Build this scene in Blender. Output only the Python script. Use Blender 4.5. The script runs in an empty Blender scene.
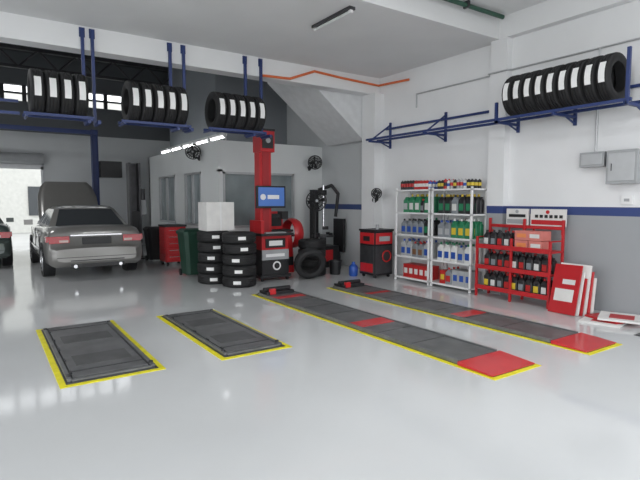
import bpy, math, random
from mathutils import Vector, Matrix
random.seed(4)
scn=bpy.context.scene
try:
    scn.view_settings.view_transform='Standard'
    scn.view_settings.exposure=0.0
except Exception as e: print(e)

# ---------------- materials ----------------
MATS={}
def mat(name,col,rough=0.6,metal=0.0,var=0.06,scale=6.0,bump=0.0,emit=0.0,spec=0.5,coat=0.0):
    if name in MATS: return MATS[name]
    m=bpy.data.materials.new(name); m.use_nodes=True
    nt=m.node_tree; b=nt.nodes['Principled BSDF']
    b.inputs['Roughness'].default_value=rough
    b.inputs['Metallic'].default_value=metal
    b.inputs['Specular IOR Level'].default_value=spec
    if coat: b.inputs['Coat Weight'].default_value=coat
    tc=nt.nodes.new('ShaderNodeTexCoord')
    nz=nt.nodes.new('ShaderNodeTexNoise'); nz.inputs['Scale'].default_value=scale
    nz.inputs['Detail'].default_value=4
    nt.links.new(tc.outputs['Object'],nz.inputs['Vector'])
    r=nt.nodes.new('ShaderNodeValToRGB')
    r.color_ramp.elements[0].position=.3; r.color_ramp.elements[1].position=.7
    r.color_ramp.elements[0].color=[c*(1-var) for c in col]+[1]
    r.color_ramp.elements[1].color=[min(1,c*(1+var)) for c in col]+[1]
    nt.links.new(nz.outputs['Fac'],r.inputs['Fac'])
    nt.links.new(r.outputs['Color'],b.inputs['Base Color'])
    if bump:
        bp=nt.nodes.new('ShaderNodeBump'); bp.inputs['Strength'].default_value=bump
        bp.inputs['Distance'].default_value=.01
        nt.links.new(nz.outputs['Fac'],bp.inputs['Height']); nt.links.new(bp.outputs['Normal'],b.inputs['Normal'])
    if emit:
        b.inputs['Emission Color'].default_value=list(col)+[1]
        b.inputs['Emission Strength'].default_value=emit
    MATS[name]=m; return m

def banded(name,bands,rough=.6):
    """painted wall: bands=[(z_start,color),...] by world height"""
    m=bpy.data.materials.new(name); m.use_nodes=True
    nt=m.node_tree; b=nt.nodes['Principled BSDF']; b.inputs['Roughness'].default_value=rough
    g=nt.nodes.new('ShaderNodeNewGeometry'); s=nt.nodes.new('ShaderNodeSeparateXYZ')
    nt.links.new(g.outputs['Position'],s.inputs[0])
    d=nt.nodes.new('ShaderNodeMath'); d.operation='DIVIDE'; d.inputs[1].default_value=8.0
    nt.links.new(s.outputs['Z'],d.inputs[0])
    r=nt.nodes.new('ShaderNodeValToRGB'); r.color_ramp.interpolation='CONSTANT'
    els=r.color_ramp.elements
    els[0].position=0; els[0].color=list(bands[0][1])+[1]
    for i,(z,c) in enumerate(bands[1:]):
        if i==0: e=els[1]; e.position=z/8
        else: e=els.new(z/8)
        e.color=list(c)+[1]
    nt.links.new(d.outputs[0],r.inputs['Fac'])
    nz=nt.nodes.new('ShaderNodeTexNoise'); nz.inputs['Scale'].default_value=1.5; nz.inputs['Detail'].default_value=5
    nt.links.new(g.outputs['Position'],nz.inputs['Vector'])
    mr=nt.nodes.new('ShaderNodeMapRange'); mr.inputs['To Min'].default_value=.93; mr.inputs['To Max'].default_value=1.05
    nt.links.new(nz.outputs['Fac'],mr.inputs['Value'])
    mx=nt.nodes.new('ShaderNodeVectorMath'); mx.operation='SCALE'
    nt.links.new(r.outputs['Color'],mx.inputs[0]); nt.links.new(mr.outputs[0],mx.inputs['Scale'])
    nt.links.new(mx.outputs[0],b.inputs['Base Color'])
    return m

WHITE=mat('white_paint',(.79,.795,.80),.7,var=.03,scale=1.2)
CEIL=mat('ceiling_paint',(.75,.755,.76),.8,var=.03,scale=1)
GREYW=mat('grey_wall',(.26,.28,.30),.8,var=.05,scale=1)
DGREY=mat('dark_roof',(.05,.055,.06),.7,var=.15,scale=2)
OFFW=mat('office_white',(.72,.74,.74),.6,var=.03,scale=1)
BLACK=mat('black_plastic',(.015,.015,.017),.45)
RUB=mat('tyre_rubber',(.014,.014,.015),.7,bump=.2,scale=40)
LABEL=mat('tyre_label',(.82,.82,.81),.6)
ORL=mat('label_orange',(.75,.25,.08),.6)
BLUE=mat('blue_steel',(.02,.04,.15),.45)
RED=mat('red_paint',(.48,.015,.02),.4)
RED2=mat('red_enamel',(.55,.02,.025),.35,coat=.3)
YEL=mat('yellow_paint',(.78,.70,.02),.5,var=.12,scale=9)
STEEL=mat('deck_steel',(.145,.147,.15),.38,metal=.25,var=.25,scale=5,bump=.1)
STEEL2=mat('plate_steel',(.18,.185,.19),.35,metal=.4,var=.2,scale=7)
DSTEEL=mat('dark_steel',(.06,.06,.065),.4,metal=.4,var=.2)
RPAD=mat('recess_steel',(.10,.10,.103),.5,metal=.2,var=.2)
CHROME=mat('chrome',(.6,.6,.62),.2,metal=1)
GREYP=mat('grey_plastic',(.36,.37,.38),.5)
SHELFW=mat('shelf_white',(.80,.80,.80),.4,var=.02)
GLASSD=mat('tinted_glass',(.05,.055,.06),.06,spec=.8,var=.02)
GLASSO=mat('office_glass',(.24,.28,.29),.08,spec=.7,var=.25,scale=1.3)
FRAME=mat('alu_frame',(.5,.51,.52),.4,metal=.4)
ORANGE=mat('orange_pipe',(.72,.16,.05),.5)
TUBE=mat('lamp_tube',(1,1,1),.5,emit=14.0)
TUBEOFF=mat('tube_off',(.7,.72,.72),.4)
GREEN=mat('bin_green',(.012,.05,.032),.5)
CARP=mat('car_paint',(.23,.225,.215),.28,metal=.35,var=.02,coat=.8)
CARP2=mat('car_paint_dark',(.07,.09,.085),.3,metal=.3,var=.02,coat=.6)
TAIL=mat('tail_lamp',(.45,.02,.03),.15,coat=.6)
TAILW=mat('lamp_clear',(.6,.45,.42),.15)
SCR=mat('screen_blue',(.05,.12,.34),.3,emit=.5)
CARD=mat('cardboard_white',(.72,.71,.69),.8)
PAVE=mat('pavement_concrete',(.42,.42,.41),.9,scale=1)
PINK=mat('pink_card',(.62,.20,.17),.7)
COL={k:mat('bottle_'+k,v,.4) for k,v in dict(white=(.68,.68,.66),green=(.02,.2,.09),yellow=(.65,.48,.04),
     red=(.46,.02,.02),blue=(.02,.08,.36),grey=(.22,.24,.26),black=(.018,.018,.02),teal=(.03,.2,.22),silver=(.4,.41,.42),brown=(.2,.1,.05)).items()}

# ---------------- mesh builder ----------------
class MB:
    def __init__(s,name): s.name=name; s.v=[];s.f=[];s.mi=[];s.sm=[];s.mats=[];s.T=None
    def add(s,vs,fs,m,smooth=False):
        o=len(s.v)
        for p in vs:
            p=Vector(p)
            s.v.append(s.T@p if s.T else p)
        if m not in s.mats: s.mats.append(m)
        k=s.mats.index(m)
        for f in fs:
            s.f.append([i+o for i in f]); s.mi.append(k); s.sm.append(smooth)
    def box(s,x0,x1,y0,y1,z0,z1,m):
        vs=[(x0,y0,z0),(x1,y0,z0),(x1,y1,z0),(x0,y1,z0),(x0,y0,z1),(x1,y0,z1),(x1,y1,z1),(x0,y1,z1)]
        s.add(vs,[(0,3,2,1),(4,5,6,7),(0,1,5,4),(1,2,6,5),(2,3,7,6),(3,0,4,7)],m)
    def cbox(s,c,d,m): s.box(c[0]-d[0]/2,c[0]+d[0]/2,c[1]-d[1]/2,c[1]+d[1]/2,c[2]-d[2]/2,c[2]+d[2]/2,m)
    def loft(s,rings,m,cap=True,smooth=True,closed=True):
        n=len(rings[0]); vs=[p for r in rings for p in r]; fs=[]
        for i in range(len(rings)-1):
            for j in range(n if closed else n-1):
                a=i*n+j;b=i*n+(j+1)%n; fs.append((a,b,b+n,a+n))
        s.add(vs,fs,m,smooth)
        if cap:
            s.add(rings[0],[tuple(range(n))[::-1]],m); s.add(rings[-1],[tuple(range(n))],m)
    def basis(s,ax):
        a=Vector(ax).normalized(); h=Vector((0,0,1)) if abs(a.z)<.9 else Vector((1,0,0))
        u=(h-a*h.dot(a)).normalized(); w=a.cross(u); return a,u,w
    def cyl(s,p0,p1,r,m,seg=12,r2=None,smooth=True):
        p0=Vector(p0);p1=Vector(p1); r2=r if r2 is None else r2
        a,u,w=s.basis(p1-p0)
        R=lambda p,r:[p+(u*math.cos(t)+w*math.sin(t))*r for t in [2*math.pi*k/seg for k in range(seg)]]
        s.loft([R(p0,r),R(p1,r2)],m,True,smooth)
    def lathe(s,c,ax,prof,m,seg=24,closed=False):
        c=Vector(c); a,u,w=s.basis(ax)
        pr=list(prof)+([prof[0]] if closed else [])
        R=lambda r,h:[c+a*h+(u*math.cos(t)+w*math.sin(t))*max(r,1e-4) for t in [2*math.pi*k/seg for k in range(seg)]]
        run=[pr[0]]
        for i in range(1,len(pr)):
            run.append(pr[i])
            sharp=True
            if i<len(pr)-1:
                d1=Vector((pr[i][0]-pr[i-1][0],pr[i][1]-pr[i-1][1]));d2=Vector((pr[i+1][0]-pr[i][0],pr[i+1][1]-pr[i][1]))
                if d1.length>0 and d2.length>0: sharp=d1.angle(d2)>.75
            if sharp:
                s.loft([R(*q) for q in run],m,False,True); run=[pr[i]]
    def torus(s,c,ax,R,r,m,seg=24,k=6):
        s.lathe(c,ax,[(R+r*math.cos(2*math.pi*i/k),r*math.sin(2*math.pi*i/k)) for i in range(k)],m,seg,True)
    def tube(s,pts,r,m,seg=8):
        for a,b in zip(pts[:-1],pts[1:]): s.cyl(a,b,r,m,seg)
        for p in pts[1:-1]: s.ball(p,r*1.02,m)
    def ball(s,c,r,m,sc=(1,1,1),n=10,k=6):
        rings=[]
        for i in range(k+1):
            ph=math.pi*i/k
            rings.append([(c[0]+sc[0]*r*max(math.sin(ph),.001)*math.cos(2*math.pi*j/n),c[1]+sc[1]*r*max(math.sin(ph),.001)*math.sin(2*math.pi*j/n),c[2]-sc[2]*r*math.cos(ph)) for j in range(n)])
        s.loft(rings,m,False,True)
    def prism(s,poly,y0,y1,m,axis='y'):
        if axis=='y': A=[(x,y0,z) for x,z in poly];B=[(x,y1,z) for x,z in poly]
        elif axis=='x': A=[(y0,x,z) for x,z in poly];B=[(y1,x,z) for x,z in poly]
        else: A=[(x,z,y0) for x,z in poly];B=[(x,z,y1) for x,z in poly]
        s.loft([A,B],m,True,False)
    def done(s,bevel=0,loc=None):
        me=bpy.data.meshes.new(s.name)
        xs=[p.x for p in s.v];ys=[p.y for p in s.v];zs=[p.z for p in s.v]
        o=Vector(((min(xs)+max(xs))/2,(min(ys)+max(ys))/2,min(zs)))
        me.from_pydata([p-o for p in s.v],[],s.f)
        for m in s.mats: me.materials.append(m)
        for i,p in enumerate(me.polygons): p.material_index=s.mi[i]; p.use_smooth=s.sm[i]
        import bmesh
        bm=bmesh.new(); bm.from_mesh(me); bmesh.ops.recalc_face_normals(bm,faces=bm.faces); bm.to_mesh(me); bm.free()
        ob=bpy.data.objects.new(s.name,me); scn.collection.objects.link(ob); ob.location=o
        if bevel:
            b=ob.modifiers.new('bevel','BEVEL'); b.width=bevel; b.segments=2; b.limit_method='ANGLE'; b.angle_limit=.9
        return ob

def simple(name,x0,x1,y0,y1,z0,z1,m,bevel=0):
    b=MB(name); b.box(x0,x1,y0,y1,z0,z1,m); return b.done(bevel)

# ---------------- room shell ----------------
WX=7.35; YB=18.5
fm=mat('epoxy_floor',(.62,.63,.635),.22,var=.03,scale=.9,spec=.6)
nt=fm.node_tree; b=nt.nodes['Principled BSDF']
n2=nt.nodes.new('ShaderNodeTexNoise'); n2.inputs['Scale'].default_value=3.0; n2.inputs['Detail'].default_value=5
n2.inputs['Roughness'].default_value=.6
tc=nt.nodes.new('ShaderNodeTexCoord'); nt.links.new(tc.outputs['Object'],n2.inputs['Vector'])
mr=nt.nodes.new('ShaderNodeMapRange'); mr.inputs['To Min'].default_value=.03; mr.inputs['To Max'].default_value=.15
nt.links.new(n2.outputs['Fac'],mr.inputs['Value']); nt.links.new(mr.outputs[0],b.inputs['Roughness'])
bp=nt.nodes.new('ShaderNodeBump'); bp.inputs['Strength'].default_value=.07; bp.inputs['Distance'].default_value=.01
nt.links.new(n2.outputs['Fac'],bp.inputs['Height']); nt.links.new(bp.outputs['Normal'],b.inputs['Normal'])
simple('floor',-6,WX+.2,-1.5,YB+.2,-.1,0,fm)
simple('pavement',-40,40,-30,60,-.2,-.11,PAVE)

stripe=banded('wall_paint_striped',[(0,(.34,.355,.37)),(1.36,(.035,.06,.20)),(1.49,(.79,.795,.80))])
backp=banded('wall_paint_back',[(0,(.66,.68,.69)),(3.75,(.13,.14,.15)),(7.5,(.1,.1,.1))])
simple('wall_right',WX,WX+.2,-1.5,5.55,0,4.6,stripe)
simple('wall_right_middle',WX,WX+.2,5.55,8.85,0,4.6,WHITE)
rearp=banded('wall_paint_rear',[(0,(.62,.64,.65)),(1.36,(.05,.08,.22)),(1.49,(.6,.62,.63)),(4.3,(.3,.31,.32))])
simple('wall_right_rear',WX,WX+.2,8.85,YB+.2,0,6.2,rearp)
w=MB('wall_back')
w.box(1.7,WX,YB,YB+.2,0,4.7,backp); w.box(-6,1.7,YB,YB+.2,2.68,4.7,backp)
w.box(4.3,WX,YB,YB+.2,4.7,5.2,backp); w.box(-6,WX,YB,YB+.2,5.2,6.2,backp)
w.done()
w=MB('window_1')
for i in range(18):
    x=-6+i*.6; w.box(x,x+.12,YB+.02,YB+.1,4.7,5.2,DSTEEL)
w.box(-6,4.3,YB+.03,YB+.09,4.92,4.98,DSTEEL)
w.done()
g=MB('door_1')   # roller shutter guide, header and rolled curtain of the rear opening
g.box(1.62,1.698,YB-.06,YB-.003,0,2.68,FRAME); g.box(-5.95,1.7,YB-.06,YB-.003,2.58,2.72,FRAME)
g.cyl((-5.9,YB-.2,2.9),(1.7,YB-.2,2.9),.17,GREYP,16)
g.done()
simple('wall_left',-6.2,-6,8.55,YB+.2,0,6.2,backp)
simple('ceiling_front',-6,WX+.2,-1.5,5.4,4.6,4.75,CEIL)
simple('ceiling_middle',-6,WX,5.4,8.85,4.25,4.6,CEIL)
simple('ceiling_rear',-6,WX,8.85,YB,6.2,6.35,DGREY)
simple('beam_rear',-6,WX,8.55,8.85,3.9,4.25,WHITE)
simple('wall_above_beam',-6,WX,8.7,8.85,4.6,6.2,WHITE)
simple('beam_right',WX-.14,WX,-1.5,5.4,4.25,4.6,WHITE)
simple('pillar',WX-.13,WX,5.24,5.56,0,4.25,stripe)
simple('pillar_rear',7.1,WX,8.42,8.85,0,3.9,WHITE)
t=MB('roof_truss')
for y in (11.2,13.8,16.4):
    t.box(-6,WX,y,y+.12,5.75,5.85,DSTEEL); t.box(-6,WX,y,y+.12,5.25,5.33,DSTEEL)
    for i in range(13):
        x=-6+i*1.0
        t.cyl((x,y+.06,5.3),(x+.5,y+.06,5.8),.03,DSTEEL,6); t.cyl((x+.5,y+.06,5.8),(x+1.0,y+.06,5.3),.03,DSTEEL,6)
t.done()
s=MB('staircase_soffit')
s.prism([(5.5,4.25),(7.15,2.94),(WX-.002,2.94),(WX-.002,4.5),(5.5,4.5)],8.87,10.3,mat('soffit_paint',(.68,.69,.70),.8))
s.done()
# office
o=MB('office_partition')
o.box(4.5,WX,10.8,10.9,2.25,2.9,OFFW); o.box(4.5,WX,10.8,10.9,0,.95,OFFW)
o.box(4.5,4.6,10.9,16.5,2.3,2.9,OFFW); o.box(4.5,4.6,10.9,16.5,0,.95,OFFW)
o.box(4.5,4.6,10.8,11.9,.95,2.3,OFFW); o.box(4.5,4.6,13.1,13.9,.95,2.3,OFFW); o.box(4.5,4.6,15.4,16.5,.95,2.3,OFFW)
o.box(6.5,WX,10.8,10.9,.95,2.25,OFFW)
o.box(4.5,WX,10.8,16.5,2.9,2.96,OFFW)
o.box(4.5,WX,16.4,16.5,0,2.9,OFFW)
o.done()
g=MB('window_2')
g.box(4.6,6.5,10.84,10.86,.95,2.25,GLASSO)
for x in (4.6,5.5,6.45): g.box(x,x+.05,10.78,10.9,.95,2.25,FRAME)
g.box(4.6,6.5,10.78,10.9,.95,1.0,FRAME); g.box(4.6,6.5,10.78,10.9,2.2,2.25,FRAME)
g.done()
g=MB('window_3')
for a,b_ in ((11.9,13.1),(13.9,15.4)):
    g.box(4.54,4.56,a,b_,.95,2.3,GLASSO)
    for y in (a,(a+b_)/2,b_-.05): g.box(4.48,4.58,y,y+.05,.95,2.3,FRAME)
    g.box(4.48,4.58,a,b_,.95,1.0,FRAME); g.box(4.48,4.58,a,b_,2.25,2.3,FRAME)
g.done()
u=MB('wall_upper_block'); u.box(5.2,WX,12.6,16.5,2.96,6.2,GREYW); u.done()
nb=MB('neighbour_building')
nb.box(-14,10,30,31,-.1,7,mat('plaster_pale',(.55,.55,.52),.9))
for i in range(8):
    for z in (.8,3.8): nb.box(-13+i*3,-11.4+i*3,29.95,30.02,z,z+1.5,GLASSD)
nb.done()

# ---------------- lamps/ceiling stuff ----------------
def batten(name,c,axis,L,on,hang=0):
    b=MB(name); x,y,z=c; z-=.003
    d=(L,.1) if axis=='x' else (.1,L)
    b.cbox((x,y,z-.02),(d[0],d[1],.04),DSTEEL if not on else SHELFW)
    e=(L-.08)/2; m=TUBE if on else TUBEOFF
    if axis=='x': b.cyl((x-e,y,z-.06),(x+e,y,z-.06),.018,m); ends=[(x-e,y),(x+e,y)]
    else: b.cyl((x,y-e,z-.06),(x,y+e,z-.06),.022,m); ends=[(x,y-e),(x,y+e)]
    for ex,ey in ends: b.cbox((ex,ey,z-.05),(.05,.05,.06),SHELFW)
    return b.done()
batten('fluorescent_light',(4.33,6.1,4.25),'y',.95,False)
for i,y in enumerate((11.3,12.3,13.3,14.3,15.3)):
    batten('fluorescent_light',(4.70,y,3.12),'y',.85,True)
b=MB('lamp_rail'); b.box(4.65,4.75,10.85,15.8,3.12,3.15,FRAME)
for y in (10.83,12.8,15.78): b.cyl((4.70,y,2.96),(4.70,y,3.12),.015,FRAME)
b.done()
b=MB('drain_pipe'); b.tube([(-5,5.25,4.54),(7.1,5.25,4.54)],.035,mat('pipe_green',(.03,.09,.06),.5))
for i in range(7): b.box(-4+i*1.7,-3.96+i*1.7,5.2,5.3,4.5,4.6,DSTEEL)
b.done()
b=MB('sprinkler_pipe'); b.tube([(4.45,8.525,3.92),(5.05,8.525,3.94),(5.62,8.525,4.16),(6.3,8.525,4.12),(7.27,8.5,4.08),(7.3,7.6,4.04)],.024,ORANGE); b.done()
b=MB('cable_conduit'); b.tube([(7.33,7.4,3.45),(7.33,7.4,3.72),(7.33,5.6,3.72),(7.2,5.58,3.72),(7.2,5.22,3.72),(7.33,5.2,3.74),(7.33,-1,3.74)],.014,FRAME)
b.tube([(7.33,3.80,2.28),(7.33,3.80,3.74)],.014,FRAME); b.done()
b=MB('electrical_box'); b.box(7.22,WX,3.62,3.97,2.07,2.28,GREYP); b.box(7.21,7.22,3.65,3.94,2.1,2.25,FRAME); b.done(.008)
b=MB('distribution_board'); b.box(7.2,WX,3.18,3.58,1.82,2.28,GREYP); b.box(7.19,7.2,3.21,3.55,1.86,2.24,FRAME); b.box(7.18,7.2,3.5,3.51,2.0,2.1,BLACK); b.done(.008)
b=MB('wall_socket'); b.box(7.32,WX,3.27,3.42,1.54,1.66,SHELFW); b.box(7.315,7.325,3.31,3.38,1.58,1.62,GREYP); b.done(.003)

# ---------------- tyres ----------------
def tyre(b,c,ax,R=.32,W=.2,lab=None,rin=.2,labw=.1,laba=.5,lm=None):
    h=W/2
    p=[(rin,-h*.75),(rin+.02,-h*.9),(rin+.06,-h),(R-.04,-h*.95),(R-.008,-h*.78)]
    for g in (-.45,0,.45):
        p+=[(R,h*(g-.1)),(R-.01,h*(g-.08)),(R-.01,h*(g+.08)),(R,h*(g+.1))]
    p+=[(R-.008,h*.78),(R-.04,h*.95),(rin+.06,h),(rin+.02,h*.9),(rin,h*.75)]
    b.lathe(c,ax,p,RUB,28,True)
    if lab is not None:
        a=Vector(ax).normalized(); d=Vector(lab).normalized(); w=a.cross(d); c=Vector(c)
        n=5; vs=[]
        for i in range(n+1):
            t=(-.5+i/n)*laba*2
            r=(d*math.cos(t)+w*math.sin(t))*(R+.004)
            vs+= [c+r-a*labw/2, c+r+a*labw/2]
        b.add(vs,[(2*i,2*i+1,2*i+3,2*i+2) for i in range(n)],lm or LABEL,True)

def beam_rack(x0,n,posts,pit=.188):
    b=MB('hanging_tyre_rack')
    x1=x0+n*pit
    for y in (8.22,8.46):
        b.box(x0-.08,x1+.08,y-.02,y+.02,2.80,2.84,BLUE)
    for x in (x0-.06,x1+.03):
        b.box(x,x+.03,8.16,8.53,2.77,2.80,BLUE)
    for px in posts:
        b.box(px-.022,px+.022,8.5,8.55,2.77,4.2,BLUE)
        b.box(px-.04,px+.04,8.53,8.55,4.08,4.22,BLUE)
        b.box(px-.022,px+.022,8.16,8.5,2.74,2.79,BLUE)
    b.done()
    t=MB('tyre_row')
    for i in range(n):
        tyre(t,(x0+pit/2+i*pit,8.34,3.14),(1,0,0),.325,pit-.006,(0,-1,.12),labw=.085,laba=.42)
    t.done()
beam_rack(.62,4,(1.38,1.52)); beam_rack(1.93,5,(2.72,2.95)); beam_rack(3.34,5,(4.10,4.42))
b=MB('rack_rail'); b.box(-3,.5,8.3,8.34,2.8,2.84,BLUE); b.box(-3,.5,8.5,8.54,3.0,3.04,BLUE)
for x in (-2,-.5): b.box(x,x+.05,8.5,8.55,2.78,4.2,BLUE); b.box(x,x+.05,8.28,8.55,2.76,2.8,BLUE)
b.done()
b=MB('wall_tyre_rack')
for x,z in ((6.78,2.86),(7.08,2.86)):
    b.box(x-.02,x+.02,3.1,8.3,z-.02,z+.02,BLUE)
b.box(7.3,7.34,3.1,8.3,3.1,3.14,BLUE)
for y in (3.14,4.1,5.05,6.6,8.15):
    b.box(7.31,7.35,y,y+.04,2.7,3.25,BLUE)
    b.box(6.74,7.33,y,y+.04,2.80,2.84,BLUE)
    if y>5.5: b.cyl((6.76,y+.02,2.82),(7.33,y+.02,3.2),.018,BLUE,6)
    b.cyl((7.05,y+.02,2.82),(7.33,y+.02,2.72),.015,BLUE,6)
b.box(6.74,6.78,3.12,3.16,2.8,3.5,BLUE); b.box(6.74,6.78,5.05,5.09,2.8,3.12,BLUE)
b.done()
t=MB('tyre_row')
for i in range(9): tyre(t,(6.93,3.40+i*.177,3.195),(0,1,0),.315,.172,(-1,0,.12),labw=.08,laba=.42,lm=LABEL)
t.done()
def stack(name,x,y,n,R=.315,W=.2,labs=True):
    t=MB(name)
    for i in range(n):
        a=random.uniform(-.35,.35); dx=random.uniform(-.015,.015)
        d=Vector((-.45+a,-1,0))
        tyre(t,(x+dx,y+dx,W/2+i*(W+.002)),(0,0,1),R,W,d if labs else None,labw=.06,laba=.22)
    return t.done()
stack('tyre_stack',3.95,8.55,5)
stack('tyre_stack',3.70,9.18,5)
stack('tyre_stack',5.80,8.90,4,.3,.19,False)
b=MB('cardboard_box'); b.box(3.48,4.04,8.96,9.4,1.015,1.56,CARD); b.box(3.75,3.78,8.955,9.405,1.015,1.563,SHELFW); b.done(.006)
t=MB('leaning_tyre')
tyre(t,(5.42,8.40,.335),(.25,1,.35),.32,.2,None); t.done()

# ---------------- floor lifts ----------------
def border(b,x0,x1,y0,y1,w,z,m):
    b.box(x0,x1,y0,y0+w,0,z,m);b.box(x0,x1,y1-w,y1,0,z,m);b.box(x0,x0+w,y0+w,y1-w,0,z,m);b.box(x1-w,x1,y0+w,y1-w,0,z,m)
def pad(x0,x1,y0,y1):
    b=MB('scissor_lift_platform')
    border(b,x0,x1,y0,y1,.055,.006,YEL)
    X0,X1,Y0,Y1=x0+.055,x1-.055,y0+.055,y1-.055
    b.box(X0,X1,Y0,Y1,0,.012,DSTEEL)
    b.box(X0+.07,X1-.07,Y0+.1,Y1-.1,.012,.03,STEEL)
    b.box(X0+.015,X0+.05,Y0+.05,Y1-.05,.012,.035,STEEL2); b.box(X1-.05,X1-.015,Y0+.05,Y1-.05,.012,.035,STEEL2)
    b.box(X0+.05,X1-.05,Y0+.03,Y0+.07,.012,.03,STEEL2); b.box(X0+.05,X1-.05,Y1-.07,Y1-.03,.012,.03,STEEL2)
    L=Y1-Y0
    for fy in (.27,.66):
        b.box(X0+.14,X1-.14,Y0+L*fy-.17,Y0+L*fy+.17,.03,.034,RPAD)
    for fy in (.12,.90):
        b.box(X0+.07,X1-.07,Y0+L*fy-.01,Y0+L*fy+.01,.03,.036,DSTEEL)
    for fy in (.06,.94):
        for x in (X0+.035,X1-.035): b.cyl((x,Y0+L*fy,.03),(x,Y0+L*fy,.05),.02,DSTEEL,10)
    for i in range(5): b.box(X0+.06,X0+.075,Y0+.2+i*L*.19,Y0+.26+i*L*.19,.03,.045,DSTEEL)
    b.done(.003)
pad(.48,1.38,4.66,6.98); pad(1.92,2.74,4.60,6.88)
def runway(x0,x1,y0,y1,reds):
    b=MB('alignment_lift_runway')
    border(b,x0,x1,y0,y1,.05,.006,YEL)
    X0,X1,Y0,Y1=x0+.05,x1-.05,y0+.05,y1-.05
    b.box(X0,X1,Y0,Y1,0,.012,DSTEEL)
    b.box(X0+.03,X1-.03,Y0+.42,Y1-.12,.012,.04,STEEL)
    b.prism([(Y0,.012),(Y0+.40,.012),(Y0+.40,.045),(Y0,.02)],X0-.02,X1+.02,RED2,'x')
    for a,c_ in reds: b.box(X0+.03,X1-.03,a,c_,.04,.046,RED2)
    b.box(X0,X0+.025,Y0+.42,Y1-.1,.012,.055,STEEL2); b.box(X1-.025,X1,Y0+.42,Y1-.1,.012,.055,STEEL2)
    n=int((Y1-Y0)/.55)
    for i in range(2,n): b.box(X0+.03,X1-.03,Y0+i*.55,Y0+i*.55+.012,.04,.043,DSTEEL)
    b.box(X0+.05,X1-.05,Y1-.34,Y1-.06,.04,.09,BLACK)
    b.cyl((X0+.06,Y1-.2,.11),(X1-.06,Y1-.2,.11),.04,BLACK,12)
    b.box(X0+.1,X0+.2,Y1-.36,Y1-.3,.05,.14,RED2)
    b.done(.003)
runway(3.71,4.42,2.72,7.58,[(4.72,4.98),(6.85,7.0)])
runway(5.14,5.82,2.63,7.42,[(4.38,4.60),(6.35,6.45)])
b=MB('floor_drain_grate'); b.box(6.35,7.2,2.35,2.75,0,.006,DSTEEL)
for i in range(14): b.box(6.37+i*.06,6.40+i*.06,2.37,2.73,.006,.012,STEEL)
b.done()

# ---------------- white shelf + bottles ----------------
def ring(cx,cy,z,w,d,k=.3):
    a,b_=w/2,d/2; c=min(a,b_)*k
    return [(cx-a+c,cy-b_,z),(cx+a-c,cy-b_,z),(cx+a,cy-b_+c,z),(cx+a,cy+b_-c,z),(cx+a-c,cy+b_,z),(cx-a+c,cy+b_,z),(cx-a,cy+b_-c,z),(cx-a,cy-b_+c,z)]
def bottle(b,x,y,z,w,d,h,m,cap,lab):
    b.loft([ring(x,y,z,d,w),ring(x,y,z+h*.68,d,w),ring(x,y,z+h*.80,d*.7,w*.62),ring(x,y+w*.12,z+h*.88,d*.35,w*.3)],m,True,False)
    b.cyl((x,y+w*.12,z+h*.87),(x,y+w*.12,z+h),min(d,w)*.2,cap,8)
    b.cbox((x,y-w*.36,z+h*.78),(d*.25,w*.1,h*.16),m)
    b.add([(x-d/2-.002,y-w*.34,z+h*.16),(x-d/2-.002,y+w*.34,z+h*.16),(x-d/2-.002,y+w*.34,z+h*.52),(x-d/2-.002,y-w*.34,z+h*.52)],[(0,1,2,3)],lab)
def can(b,x,y,z,r,h,m,cap):
    b.lathe((x,y,z),(0,0,1),[(0,0),(r,0),(r,h*.85),(r*.8,h*.9),(r*.45,h*.92),(r*.45,h),(0,h)],m,12)
    b.lathe((x,y,z+h*.3),(0,0,1),[(r+.002,0),(r+.002,h*.35)],cap,12)
def shelf(y0,y1,name='storage_shelf'):
    b=MB(name); x0,x1=6.88,7.30
    for x in (x0,x1-.035):
        for y in (y0,y1-.035): b.box(x,x+.035,y,y+.035,0,1.83,SHELFW)
    for z in (.08,.50,.93,1.36,1.80):
        b.box(x0,x1,y0,y1,z-.03,z,SHELFW)
    b.done(.004)
shelf(5.60,6.53); shelf(6.57,7.50)
C=COL
def fill(name,y0,y1,schemes):
    b=MB(name)
    for z,kinds in schemes:
        y=y0+.06; z+=.001
        cur=random.choice(kinds)
        while y<y1-.07:
            if random.random()<.5: cur=random.choice(kinds)
            k,m,cap,lab,h=cur
            if k=='b':
                w=.10 if h<.28 else .155
                if y+w>y1-.02: break
                for x in (6.97,7.10,7.21): bottle(b,x,y+w/2-.03,z,w*.94,.10,h,m,cap,lab)
                y+=w
            elif k=='c':
                for x in (6.95,7.04,7.14): can(b,x,y,z,.034,h,m,lab)
                y+=.074
            else:
                w=.14
                if y+w>y1-.03: break
                b.box(6.93,7.2,y-.03,y-.03+w*.95,z,z+h,m); b.box(6.927,6.931,y-.01,y-.05+w*.9,z+h*.3,z+h*.7,lab); y+=w
    b.done()
W_,G_,Y_,R_,B_,K_,GR,T_,S_,BR=C['white'],C['green'],C['yellow'],C['red'],C['blue'],C['black'],C['grey'],C['teal'],C['silver'],C['brown']
fill('oil_bottles',6.57,7.50,[(1.80,[('c',R_,0,W_,.17),('c',B_,0,W_,.15),('c',K_,0,R_,.18),('c',S_,0,K_,.18),('c',G_,0,Y_,.18)]),
   (1.36,[('b',G_,W_,S_,.34),('b',K_,R_,GR,.26),('b',G_,Y_,W_,.35),('b',S_,G_,Y_,.34)]),
   (.93,[('b',GR,W_,W_,.30),('b',GR,K_,B_,.3),('b',S_,B_,R_,.32),('b',K_,G_,G_,.33)]),
   (.50,[('b',GR,R_,BR,.29),('b',S_,B_,B_,.33),('b',K_,Y_,Y_,.32),('b',GR,W_,W_,.33)]),
   (.08,[('x',R_,0,W_,.26),('b',BR,R_,Y_,.3),('b',K_,R_,R_,.28),('x',S_,0,R_,.26)])])
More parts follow.
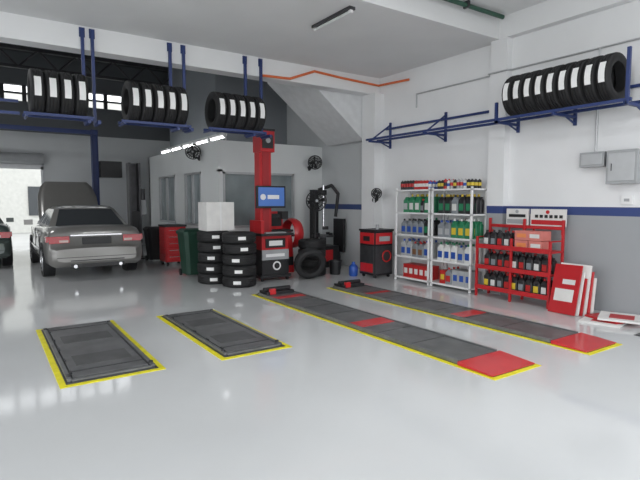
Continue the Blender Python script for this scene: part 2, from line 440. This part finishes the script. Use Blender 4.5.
fill('oil_bottles',5.60,6.53,[(1.80,[('c',W_,0,B_,.15),('c',S_,0,R_,.17),('c',K_,0,Y_,.16),('c',R_,0,K_,.18)]),
   (1.36,[('b',GR,K_,W_,.33),('b',K_,Y_,G_,.34),('b',S_,G_,G_,.34),('b',T_,W_,W_,.33)]),
   (.93,[('b',G_,W_,Y_,.34),('b',K_,R_,G_,.3),('b',GR,B_,S_,.3),('b',S_,R_,R_,.32)]),
   (.50,[('b',S_,B_,B_,.3),('b',GR,W_,R_,.33),('b',T_,W_,W_,.3),('b',W_,G_,B_,.33)]),
   (.08,[('x',R_,0,Y_,.24),('x',S_,0,B_,.27),('b',GR,R_,R_,.3),('b',Y_,R_,R_,.28)])])

# ---------------- red rack ----------------
b=MB('oil_display_rack'); x0,x1,y0,y1=6.82,7.18,4.12,5.45
for x in (x0,x1-.035):
    for y in (y0,(y0+y1)/2-.017,y1-.035): b.box(x,x+.035,y,y+.035,0,1.0 if x<7 else 1.3,RED)
for z in (.16,.50,.84):
    b.box(x0,x1,y0,y1,z-.025,z,RED); b.box(x0-.008,x0+.004,y0,y1,z-.03,z+.04,RED)
b.box(x1-.02,x1,y0,y1,1.15,1.2,RED)
for y in (y0+.012,y1-.02): b.box(x0,x1,y,y+.012,.98,1.0,RED)
b.done(.003)
b=MB('engine_oil_bottles')
for z in (.16,.50,.84):
    y=y0+.12
    while y<y1-.1:
        if z>.8 and 4.2<y<4.86: y+=.11; continue
        for x in (6.92,7.06): bottle(b,x,y,z+.001,.115,.1,.27,K_,R_ if random.random()<.6 else K_,random.choice((W_,R_,GR,R_,GR,Y_)))
        y+=.128
b.done()
b=MB('parts_carton')
for i,(y,z) in enumerate(((4.28,.842),(4.52,.842),(4.30,.987),(4.52,.987))):
    b.box(6.86,7.12,y,y+.225,z,z+.14,PINK); b.box(6.857,6.862,y+.03,y+.19,z+.04,z+.1,ORL if i%2 else W_)
b.done(.002)
def sign(name,ya,yb,za,zb,cols):
    b=MB(name); b.box(7.19,7.215,ya,yb,za,zb,cols[0])
    b.box(7.184,7.191,ya+.02,yb-.02,za+.02,za+(zb-za)*.35,cols[1]); 
    for k in range(6):
        yy=ya+.05+k*(yb-ya-.1)/6; b.box(7.183,7.191,yy,yy+.05,za+(zb-za)*.48,za+(zb-za)*.66,cols[2])
    b.cyl((7.18,(ya+yb)/2,za+(zb-za)*.83),(7.19,(ya+yb)/2,za+(zb-za)*.83),(zb-za)*.11,cols[3],14)
    b.box(7.195,7.21,ya+.04,ya+.07,za-.12,za,RED); b.box(7.195,7.21,yb-.07,yb-.04,za-.12,za,RED)
    b.done()
sign('display_sign',4.74,5.14,1.2,1.46,(CARD,GREYP,BLACK,GREYP))
sign('display_sign',4.12,4.70,1.2,1.46,(CARD,RED,BLACK,RED))
b=MB('folded_cartons')
for i in range(6):
    b.T=Matrix.Translation((6.70+i*.045,3.86-i*.02,.005))@Matrix.Rotation(math.radians(14-i*1.5),4,'Y')@Matrix.Rotation(math.radians(5*i-8),4,'Z')
    h=.70-.09*(i%3)
    b.box(-.012,.012,-.21,.21,0,h,RED if i%2==0 else CARD)
    b.box(-.0135,-.0119,-.15,.15,h*.25,h*.5,CARD if i%2==0 else RED)
    b.box(-.0135,-.0119,-.15,.05,h*.6,h*.7,CARD if i%2==0 else RED)
b.T=None; b.done()
b=MB('flat_cartons')
for i,(x,y,a,m) in enumerate(((6.72,3.28,12,CARD),(6.90,3.24,-14,RED),(6.85,3.14,22,CARD))):
    b.T=Matrix.Translation((x,y,.001+i*.028))@Matrix.Rotation(math.radians(a),4,'Z')
    b.box(-.25,.25,-.24,.24,0,.026,m); b.box(-.15,.12,-.16,.12,.026,.028,RED if m is CARD else CARD)
b.T=None; b.done()

# ---------------- wheel aligner ----------------
b=MB('wheel_alignment_machine'); X,Y=4.79,8.93
b.box(X-.34,X+.34,Y-.28,Y+.28,.06,.12,BLACK)
for dx in (-.28,.28):
    for dy in (-.22,.22): b.cyl((X+dx-.02,Y+dy,.035),(X+dx+.02,Y+dy,.035),.035,BLACK,10)
b.box(X-.3,X+.3,Y-.24,Y+.24,.12,.62,BLACK)
b.box(X-.3,X+.3,Y-.26,Y-.24,.14,.40,BLACK); b.cyl((X+.02,Y-.262,.30),(X+.02,Y-.27,.30),.09,SHELFW,20)
b.cyl((X+.02,Y-.266,.30),(X+.02,Y-.273,.30),.06,BLACK,20)
b.box(X-.3,X+.3,Y-.26,Y-.24,.42,.62,GREYP); b.box(X-.22,X+.2,Y-.268,Y-.258,.48,.54,SHELFW)
b.box(X-.3,X+.3,Y-.24,Y+.24,.62,.90,RED); b.box(X-.22,X+.22,Y-.262,Y-.24,.66,.84,BLACK); b.box(X-.15,X+.15,Y-.27,Y-.26,.70,.80,SHELFW)
b.box(X-.36,X+.36,Y-.36,Y+.24,.90,.95,BLACK); b.box(X-.24,X+.2,Y-.33,Y-.16,.95,.97,GREYP)
b.box(X-.34,X-.27,Y-.3,Y+.2,.95,1.2,RED)
b.box(X-.20,X+.06,Y+.02,Y+.24,.9,2.95,RED)
b.box(X-.14,X+.0,Y+.0,Y+.02,1.0,2.6,mat('red_dark',(.35,.015,.02),.4))
b.box(X-.22,X+.10,Y-.06,Y+.26,2.55,2.96,RED)
b.box(X-.18,X+.06,Y-.08,Y-.06,2.62,2.88,BLACK); b.cyl((X-.06,Y-.08,2.77),(X-.06,Y-.1,2.77),.05,GREYP,16)
b.box(X-.22,X+.10,Y-.08,Y+.26,2.96,3.0,BLACK)
b.box(X-.33,X+.31,Y-.12,Y-.05,1.44,1.88,BLACK)
b.box(X-.30,X+.28,Y-.125,Y-.118,1.48,1.85,SCR); b.box(X-.10,X+.16,Y-.128,Y-.124,1.62,1.70,SHELFW)
b.cyl((X-.2,Y-.128,1.66),(X-.2,Y-.124,1.66),.06,SHELFW,16)
b.box(X-.1,X+.05,Y-.05,Y+.03,1.55,1.75,BLACK)
b.box(X-.05,X+.42,Y+.08,Y+.13,1.25,1.3,BLACK)
for z in (.5,1.27): b.box(X+.3,X+.44,Y+.0,Y+.2,z-.06,z+.1,BLACK)
b.done(.006)

b=MB('wheel_balancer'); X,Y=5.40,9.75
b.loft([ring(X,Y,0,.7,.5,.2),ring(X,Y,.75,.62,.44,.2),ring(X,Y,.9,.6,.42,.4)],RED2,True,False)
b.box(X-.31,X+.31,Y-.23,Y+.2,.9,.95,BLACK)
b.box(X-.2,X+.2,Y+.05,Y+.12,.95,1.35,RED2); b.box(X-.16,X+.16,Y+.035,Y+.05,1.02,1.3,BLACK)
b.cyl((X+.3,Y,.8),(X+.62,Y,.8),.025,CHROME,12); b.cyl((X+.32,Y,.8),(X+.35,Y,.8),.11,DSTEEL,20)
b.lathe((X+.45,Y+.05,.85),(1,0,0),[(.3,-.12),(.34,-.05),(.34,.05),(.3,.12)],RED2,24)
b.box(X-.3,X+.3,Y-.245,Y-.225,.15,.35,BLACK)
b.done(.008)
b=MB('tyre_changer'); X,Y=6.8,9.98
b.loft([ring(X,Y,0,.8,.6,.2),ring(X,Y,.5,.7,.5,.2)],BLACK,True,False)
b.box(X-.36,X+.1,Y-.31,Y-.28,.15,.42,RED2)
b.cyl((X,Y-.03,.5),(X,Y-.03,.72),.08,DSTEEL,16); b.cyl((X,Y-.03,.72),(X,Y-.03,.76),.27,DSTEEL,24)
for k in range(4):
    a=k*math.pi/2+.4; b.cbox((X+.22*math.cos(a),Y-.03+.22*math.sin(a),.79),(.07,.07,.06),BLACK)
b.box(X-.08,X+.08,Y+.28,Y+.44,0,1.85,BLACK); b.box(X-.06,X+.06,Y-.1,Y+.3,1.72,1.84,BLACK)
b.cyl((X,Y-.05,.95),(X,Y-.05,1.95),.03,CHROME,12); b.cbox((X+.05,Y-.06,.93),(.14,.06,.08),DSTEEL)
b.tube([(X-.05,Y+.1,1.84),(X+.2,Y-.1,1.95),(X+.32,Y-.2,1.75),(X+.25,Y-.2,1.2)],.04,BLACK)
b.box(X+.36,X+.44,Y-.35,Y+.05,.35,1.15,BLACK)
b.done(.006)

def fan(name,c,ax,R,wall=None,stand=False):
    b=MB(name); a,u,w_=b.basis(ax); c=Vector(c)
    for rr,h in ((R,0),(R*.97,.05),(R*.97,-.05),(R*.65,.075),(R*.65,-.07),(R*.3,.085)):
        b.torus(c+a*h,ax,rr,.007,BLACK,28,5)
    for k in range(20):
        t=2*math.pi*k/20; d=u*math.cos(t)+w_*math.sin(t)
        b.cyl(c+a*.085+d*R*.1,c+a*.05+d*R*.97,.0045,BLACK,4); b.cyl(c-a*.07+d*R*.1,c-a*.05+d*R*.97,.0045,BLACK,4)
    b.cyl(c-a*.1,c+a*.04,R*.2,BLACK,16); b.cyl(c+a*.08,c+a*.095,R*.14,GREYP,16)
    for k in range(4):
        t=2*math.pi*k/4; d=u*math.cos(t)+w_*math.sin(t); e=-u*math.sin(t)+w_*math.cos(t)
        p=[c+d*R*.15-e*R*.08-a*.015,c+d*R*.15+e*R*.08+a*.015,c+d*R*.8+e*R*.34+a*.025,c+d*R*.88-e*R*.05-a*.025]
        q=[v+a*.006 for v in p]; b.loft([p,q],BLACK,True,False)
    b.cyl(c-a*.22,c-a*.08,R*.28,BLACK,16)
    if wall is not None:
        b.tube([c-a*.2,c-a*.26-Vector((0,0,.14)),Vector(wall)],.022,BLACK); 
        wv=Vector(wall); b.cyl(wv,wv-a*.03,.06,BLACK,12)
    if stand:
        b.cyl((c.x-a.x*.15,c.y-a.y*.15,.05),(c.x-a.x*.15,c.y-a.y*.15,c.z),.022,BLACK,10)
        b.lathe((c.x-a.x*.15,c.y-a.y*.15,0),(0,0,1),[(0,0),(.17,0),(.17,.03),(.05,.07),(0,.07)],BLACK,20)
    b.done()
fan('wall_fan',(4.27,11.8,2.76),(-.45,-.9,-.1),.18,(4.49,11.95,2.62))
fan('wall_fan',(6.90,10.45,2.53),(-.3,-.95,-.1),.17,(6.94,10.79,2.4))
fan('wall_fan',(7.0,8.22,1.74),(-.7,-.7,0),.11,(7.12,8.42,1.6))
fan('pedestal_fan',(6.20,9.34,1.58),(-.4,-.9,.05),.23,None,True)

b=MB('nitrogen_inflator_cabinet'); X,Y=6.8,7.98
b.box(X-.24,X+.24,Y-.24,Y+.24,.06,.96,BLACK)
for dx in (-.18,.18):
    for dy in (-.18,.18): b.cyl((X+dx,Y+dy-.02,.03),(X+dx,Y+dy+.02,.03),.03,BLACK,10)
b.box(X-.22,X+.22,Y-.26,Y-.24,.70,.93,RED2); b.box(X-.14,X+.14,Y-.27,Y-.258,.76,.86,GREYP)
b.box(X-.22,X+.22,Y-.255,Y-.24,.1,.66,DSTEEL)
b.box(X-.26,X-.24,Y-.22,Y+.22,.70,.93,RED2); b.box(X-.268,X-.258,Y-.1,Y+.1,.76,.86,BLACK)
b.box(X-.255,X-.24,Y-.22,Y+.22,.1,.66,DSTEEL); b.box(X-.262,X-.255,Y-.2,Y+.2,.12,.3,RED2)
b.box(X-.26,X+.26,Y-.26,Y+.26,.96,1.0,BLACK); b.cyl((X-.1,Y-.15,1.0),(X-.1,Y-.15,1.1),.035,GREYP)
b.torus((X+.05,Y-.275,.45),(0,1,0),.11,.015,COL['red'])
b.done(.008)
b=MB('blue_water_bottle'); b.lathe((6.45,8.3,0),(0,0,1),[(0,0),(.08,0),(.095,.03),(.095,.19),(.08,.22),(.035,.26),(.035,.3),(0,.3)],COL['blue'],18); b.done()
b=MB('bucket'); b.lathe((6.28,8.72,0),(0,0,1),[(0,0),(.11,0),(.14,.28),(.15,.28),(.15,.3),(.13,.3),(.1,.03),(0,.03)],BLACK,18); b.done()

def bin_(x,y,m,s=1.0,name='wheelie_bin'):
    b=MB(name)
    b.loft([ring(x,y,.05,.4*s,.42*s,.3),ring(x,y,.85*s,.52*s,.54*s,.25)],m,True,False)
    b.loft([ring(x,y-.01,.85*s,.57*s,.59*s,.25),ring(x,y-.01,.9*s,.57*s,.59*s,.25),ring(x,y,.95*s,.45*s,.47*s,.3)],m,True,False)
    for dx in (-.2,.2): b.cyl((x+dx*s-.02,y+.22*s,.07),(x+dx*s+.02,y+.22*s,.07),.07,BLACK,14)
    b.cyl((x-.2*s,y+.32*s,.88*s),(x+.2*s,y+.32*s,.88*s),.015,BLACK,8)
    for dx in (-.2,.2): b.box(x+dx*s-.015,x+dx*s+.015,y+.25*s,y+.33*s,.86*s,.9*s,m)
    b.done(.005)
bin_(3.68,10.25,GREEN,1.05); bin_(3.75,13.3,BLACK,.95)
b=MB('tool_cabinet'); b.box(3.62,4.12,12.0,12.5,.1,.95,RED)
for i in range(5):
    b.box(3.605,3.62,12.04,12.46,.14+i*.16,.27+i*.16,RED2); b.box(3.66,4.08,11.985,12.0,.14+i*.16,.27+i*.16,RED2); b.box(3.7,4.04,11.97,11.985,.22+i*.16,.235+i*.16,CHROME)
for x in (3.67,4.07):
    for y in (12.05,12.45): b.cyl((x-.02,y,.05),(x+.02,y,.05),.05,BLACK,10)
b.box(3.6,4.14,11.98,12.52,.95,1.0,BLACK)
b.done(.004)

b=MB('two_post_lift_column'); X,Y=3.45,14.2
b.box(X-.25,X+.25,Y-.3,Y+.3,0,.03,DSTEEL)
b.box(X-.15,X+.15,Y+.1,Y+.16,.03,2.6,DSTEEL); b.box(X-.15,X-.1,Y-.16,Y+.1,.03,2.6,DSTEEL); b.box(X+.1,X+.15,Y-.16,Y+.1,.03,2.6,DSTEEL)
b.box(X-.1,X+.1,Y-.14,Y+.08,.5,1.3,BLACK)
b.box(X-.9,X-.1,Y-.12,Y-.02,.12,.2,DSTEEL); b.box(X+.15,X+.3,Y-.1,Y+.1,1.2,1.6,GREYP); b.cyl((X+.22,Y,1.6),(X+.22,Y,1.9),.08,DSTEEL)
b.done(.004)
b=MB('steel_column'); X,Y=2.95,16.8
b.box(X-.09,X-.075,Y-.1,Y+.1,0,3.75,BLUE);b.box(X+.075,X+.09,Y-.1,Y+.1,0,3.75,BLUE);b.box(X-.08,X+.08,Y-.012,Y+.012,0,3.75,BLUE)
b.box(-5.9,X+.1,Y-.06,Y+.06,3.6,3.72,BLUE); b.box(-5.4,-5.3,Y-.06,Y+.06,0,3.6,BLUE); b.box(X-.15,X+.15,Y-.15,Y+.15,0,.02,BLUE)
b.box(X+.12,X+.75,Y-.2,Y+.1,2.3,2.8,BLACK); b.box(X+.08,X+.13,Y-.05,Y+.05,2.45,2.55,BLACK)
b.done()

# ---------------- cars ----------------
def car(name,loc,paint,hood_open=True,rot=0,sc=1.0):
    b=MB(name)
    b.T=Matrix.Translation(loc)@Matrix.Rotation(rot,4,'Z')@Matrix.Scale(sc,4)
    st=[(0,.74,.36,.60,.70),(.03,.82,.29,.63,.78),(.10,.87,.26,.66,.82),(.115,.885,.25,.90,.74),(.15,.89,.25,.99,.70),(.30,.90,.24,1.03,.72),(.8,.91,.22,1.03,.78),
        (1.4,.915,.22,1.0,.82),(2.4,.915,.22,.97,.82),(3.3,.91,.22,.95,.80),(3.6,.905,.22,.93,.76),(4.1,.89,.22,.86,.72),(4.45,.85,.24,.78,.68),(4.68,.76,.28,.68,.6),(4.76,.66,.34,.58,.5)]
    rings=[]
    for y,hw,zb,zt,ht in st:
        H=zt-zb
        half=[(0,zb),(hw*.86,zb),(hw*.97,zb+H*.1),(hw,zb+H*.35),(hw*.995,zb+H*.6),(hw*.975,zb+H*.8),((hw+ht)/2+.015,zb+H*.94),(ht,zt),(ht*.5,zt+.02),(0,zt+.025)]
        r=[(x,y,z) for x,z in half]+[(-x,y,z) for x,z in half[-2:0:-1]]
        rings.append(r)
    b.loft(rings,paint,True,True)
    def gr(z,y0,y1,hw,c=.12):
        pts=[(-hw*.86,y0),(hw*.86,y0),(hw,y0+c)]
        for f in (.30,.34,.62,.66): pts.append((hw,y0+c+(y1-y0-2*c)*f))
        pts+=[(hw,y1-c),(hw*.86,y1),(-hw*.86,y1),(-hw,y1-c)]
        for f in (.66,.62,.34,.30): pts.append((-hw,y0+c+(y1-y0-2*c)*f))
        pts.append((-hw,y0+c))
        return [(x,y,z) for x,y in pts]
    A=gr(.99,.62,3.50,.79,.16);A2=gr(1.04,.70,3.42,.775,.16);B=gr(1.37,1.28,2.72,.61,.10);Cc=gr(1.425,1.42,2.58,.55,.10);D=gr(1.45,1.65,2.35,.40,.1)
    b.loft([A,A2],paint,False,False)
    n=len(A)
    for j in range(n):
        k=(j+1)%n
        q=[A2[j],A2[k],B[k],B[j]]
        glass=j in (0,8) or j in (2,4,6) or j in (10,12,14)
        b.add(q,[(0,1,2,3)],GLASSD if glass else paint)
    b.loft([B,Cc,D],paint,True,True)
    for sgn in (-1,1):
        x0,x1=sorted((sgn*.50,sgn*.86))
        b.prism([(x0,.73) if sgn>0 else (x0,.72),(x1,.72) if sgn>0 else (x1,.73),(x1,.86) if sgn>0 else (x1,.86),(x0,.86)],.085,.16,TAIL)
        xa,xb=sorted((sgn*.84,sgn*.905)); b.box(xa,xb,.12,.34,.75,.86,TAIL)
        xa,xb=sorted((sgn*.52,sgn*.68)); b.box(xa,xb,.08,.1,.74,.785,TAILW)
        xa,xb=sorted((sgn*.55,sgn*.82)); b.box(xa,xb,4.56,4.70,.60,.72,TAILW)
        b.box(*sorted((sgn*.90,sgn*1.08)),3.02,3.14,.98,1.10,paint)
        for hy in (1.5,2.45): b.box(*sorted((sgn*.90,sgn*.935)),hy,hy+.16,.80,.83,CHROME)
        b.box(*sorted((sgn*.913,sgn*.925)),1.4,3.30,.50,.54,paint)
        for dy in (1.40,2.28,3.2): b.box(*sorted((sgn*.905,sgn*.919)),dy,dy+.008,.38,.93,BLACK)
    b.box(-.48,.48,.088,.118,.86,.885,CHROME)
    b.box(-.27,.27,.085,.118,.69,.83,BLACK); b.box(-.25,.25,.075,.086,.70,.82,BLACK)
    b.box(-.72,.72,.115,.119,.665,.675,BLACK); b.box(-.74,.74,-.004,.01,.44,.45,BLACK); b.box(-.5,.5,-.004,.02,.37,.39,BLACK)
    b.box(-.50,.50,.02,.05,.24,.33,BLACK)
    for x in (-.42,.42): b.cyl((x,-.02,.27),(x,.2,.27),.035,CHROME,12)
    for wy in (.98,3.72):
        for sgn in (-1,1):
            b.cyl((sgn*.70,wy,.335),(sgn*.917,wy,.335),.365,BLACK,28)
            tyre(b,(sgn*.825,wy,.325),(1,0,0),.325,.2,None,rin=.22)
            b.cyl((sgn*.80,wy,.325),(sgn*.89,wy,.325),.215,DSTEEL,24)
            b.torus((sgn*.915,wy,.325),(1,0,0),.205,.015,CHROME,24)
            b.cyl((sgn*.88,wy,.325),(sgn*.925,wy,.325),.05,CHROME,14)
            for k in range(7):
                a=2*math.pi*k/7
                b.cyl((sgn*.905,wy+.04*math.cos(a),.325+.04*math.sin(a)),(sgn*.91,wy+.2*math.cos(a),.325+.2*math.sin(a)),.018,CHROME,6)
    if hood_open:
        T0=b.T
        b.T=T0@Matrix.Translation((0,3.55,.97))@Matrix.Rotation(math.radians(60),4,'X')
        nn=9; rg=[]
        for yy,hw,c in ((0,.70,.0),(.3,.72,.03),(.8,.70,.035),(1.10,.62,.02),(1.25,.5,0)):
            up=[(-hw+2*hw*i/nn,yy,c*(1-(2*i/nn-1)**2)+.0) for i in range(nn+1)]
            rg.append(up+[(x,y,z-.03) for x,y,z in up[::-1]])
        b.loft(rg,paint,True,True)
        b.T=T0
        b.box(-.65,.65,3.65,4.4,.80,.92,BLACK)
        b.cyl((.6,4.2,.85),(.6,4.0,1.65),.01,CHROME,6)
    b.T=None
    b.done()
car('sedan_car',(1.93,10.98,0),CARP,sc=1.02)
car('parked_car',(-.35,13.6,0),CARP2,False)

# ---------------- lights ----------------
wd=bpy.data.worlds.new('World'); scn.world=wd; wd.use_nodes=True
bg=wd.node_tree.nodes['Background']
tcw=wd.node_tree.nodes.new('ShaderNodeTexCoord'); sp=wd.node_tree.nodes.new('ShaderNodeSeparateXYZ')
rw=wd.node_tree.nodes.new('ShaderNodeValToRGB')
rw.color_ramp.elements[0].position=.0; rw.color_ramp.elements[0].color=(.88,.90,.92,1)
rw.color_ramp.elements[1].position=1; rw.color_ramp.elements[1].color=(.95,.98,1,1)
wd.node_tree.links.new(tcw.outputs['Generated'],sp.inputs[0]); wd.node_tree.links.new(sp.outputs['Z'],rw.inputs['Fac'])
wd.node_tree.links.new(rw.outputs['Color'],bg.inputs['Color'])
bg.inputs['Strength'].default_value=2.9
def area(name,loc,sx,sy,p,rot=(0,0,0)):
    l=bpy.data.lights.new(name,'AREA'); l.shape='RECTANGLE'; l.size=sx;l.size_y=sy;l.energy=p;l.color=(.98,.99,1)
    o_=bpy.data.objects.new(name,l); scn.collection.objects.link(o_); o_.location=loc;o_.rotation_euler=rot
area('fill_light_front',(3.5,3.0,4.5),1.2,.3,50)  # added fill above the front bay, out of frame, no fixture behind it
area('fill_light_rear',(-1.6,12.5,5.1),1.2,.3,90)  # added fill to brighten the rear bay, unseen and without a fixture
area('fill_light_office',(5.8,13.5,2.8),1.2,.6,40)  # unseen fill added inside the office, not a modelled lamp

cam=bpy.data.cameras.new('camera'); co=bpy.data.objects.new('camera',cam); scn.collection.objects.link(co)
co.location=(0,0,1.6); co.rotation_euler=(math.radians(90-4.57),0,math.radians(-34)); cam.lens=28.125; cam.sensor_width=36
cam.clip_start=.05
scn.camera=co
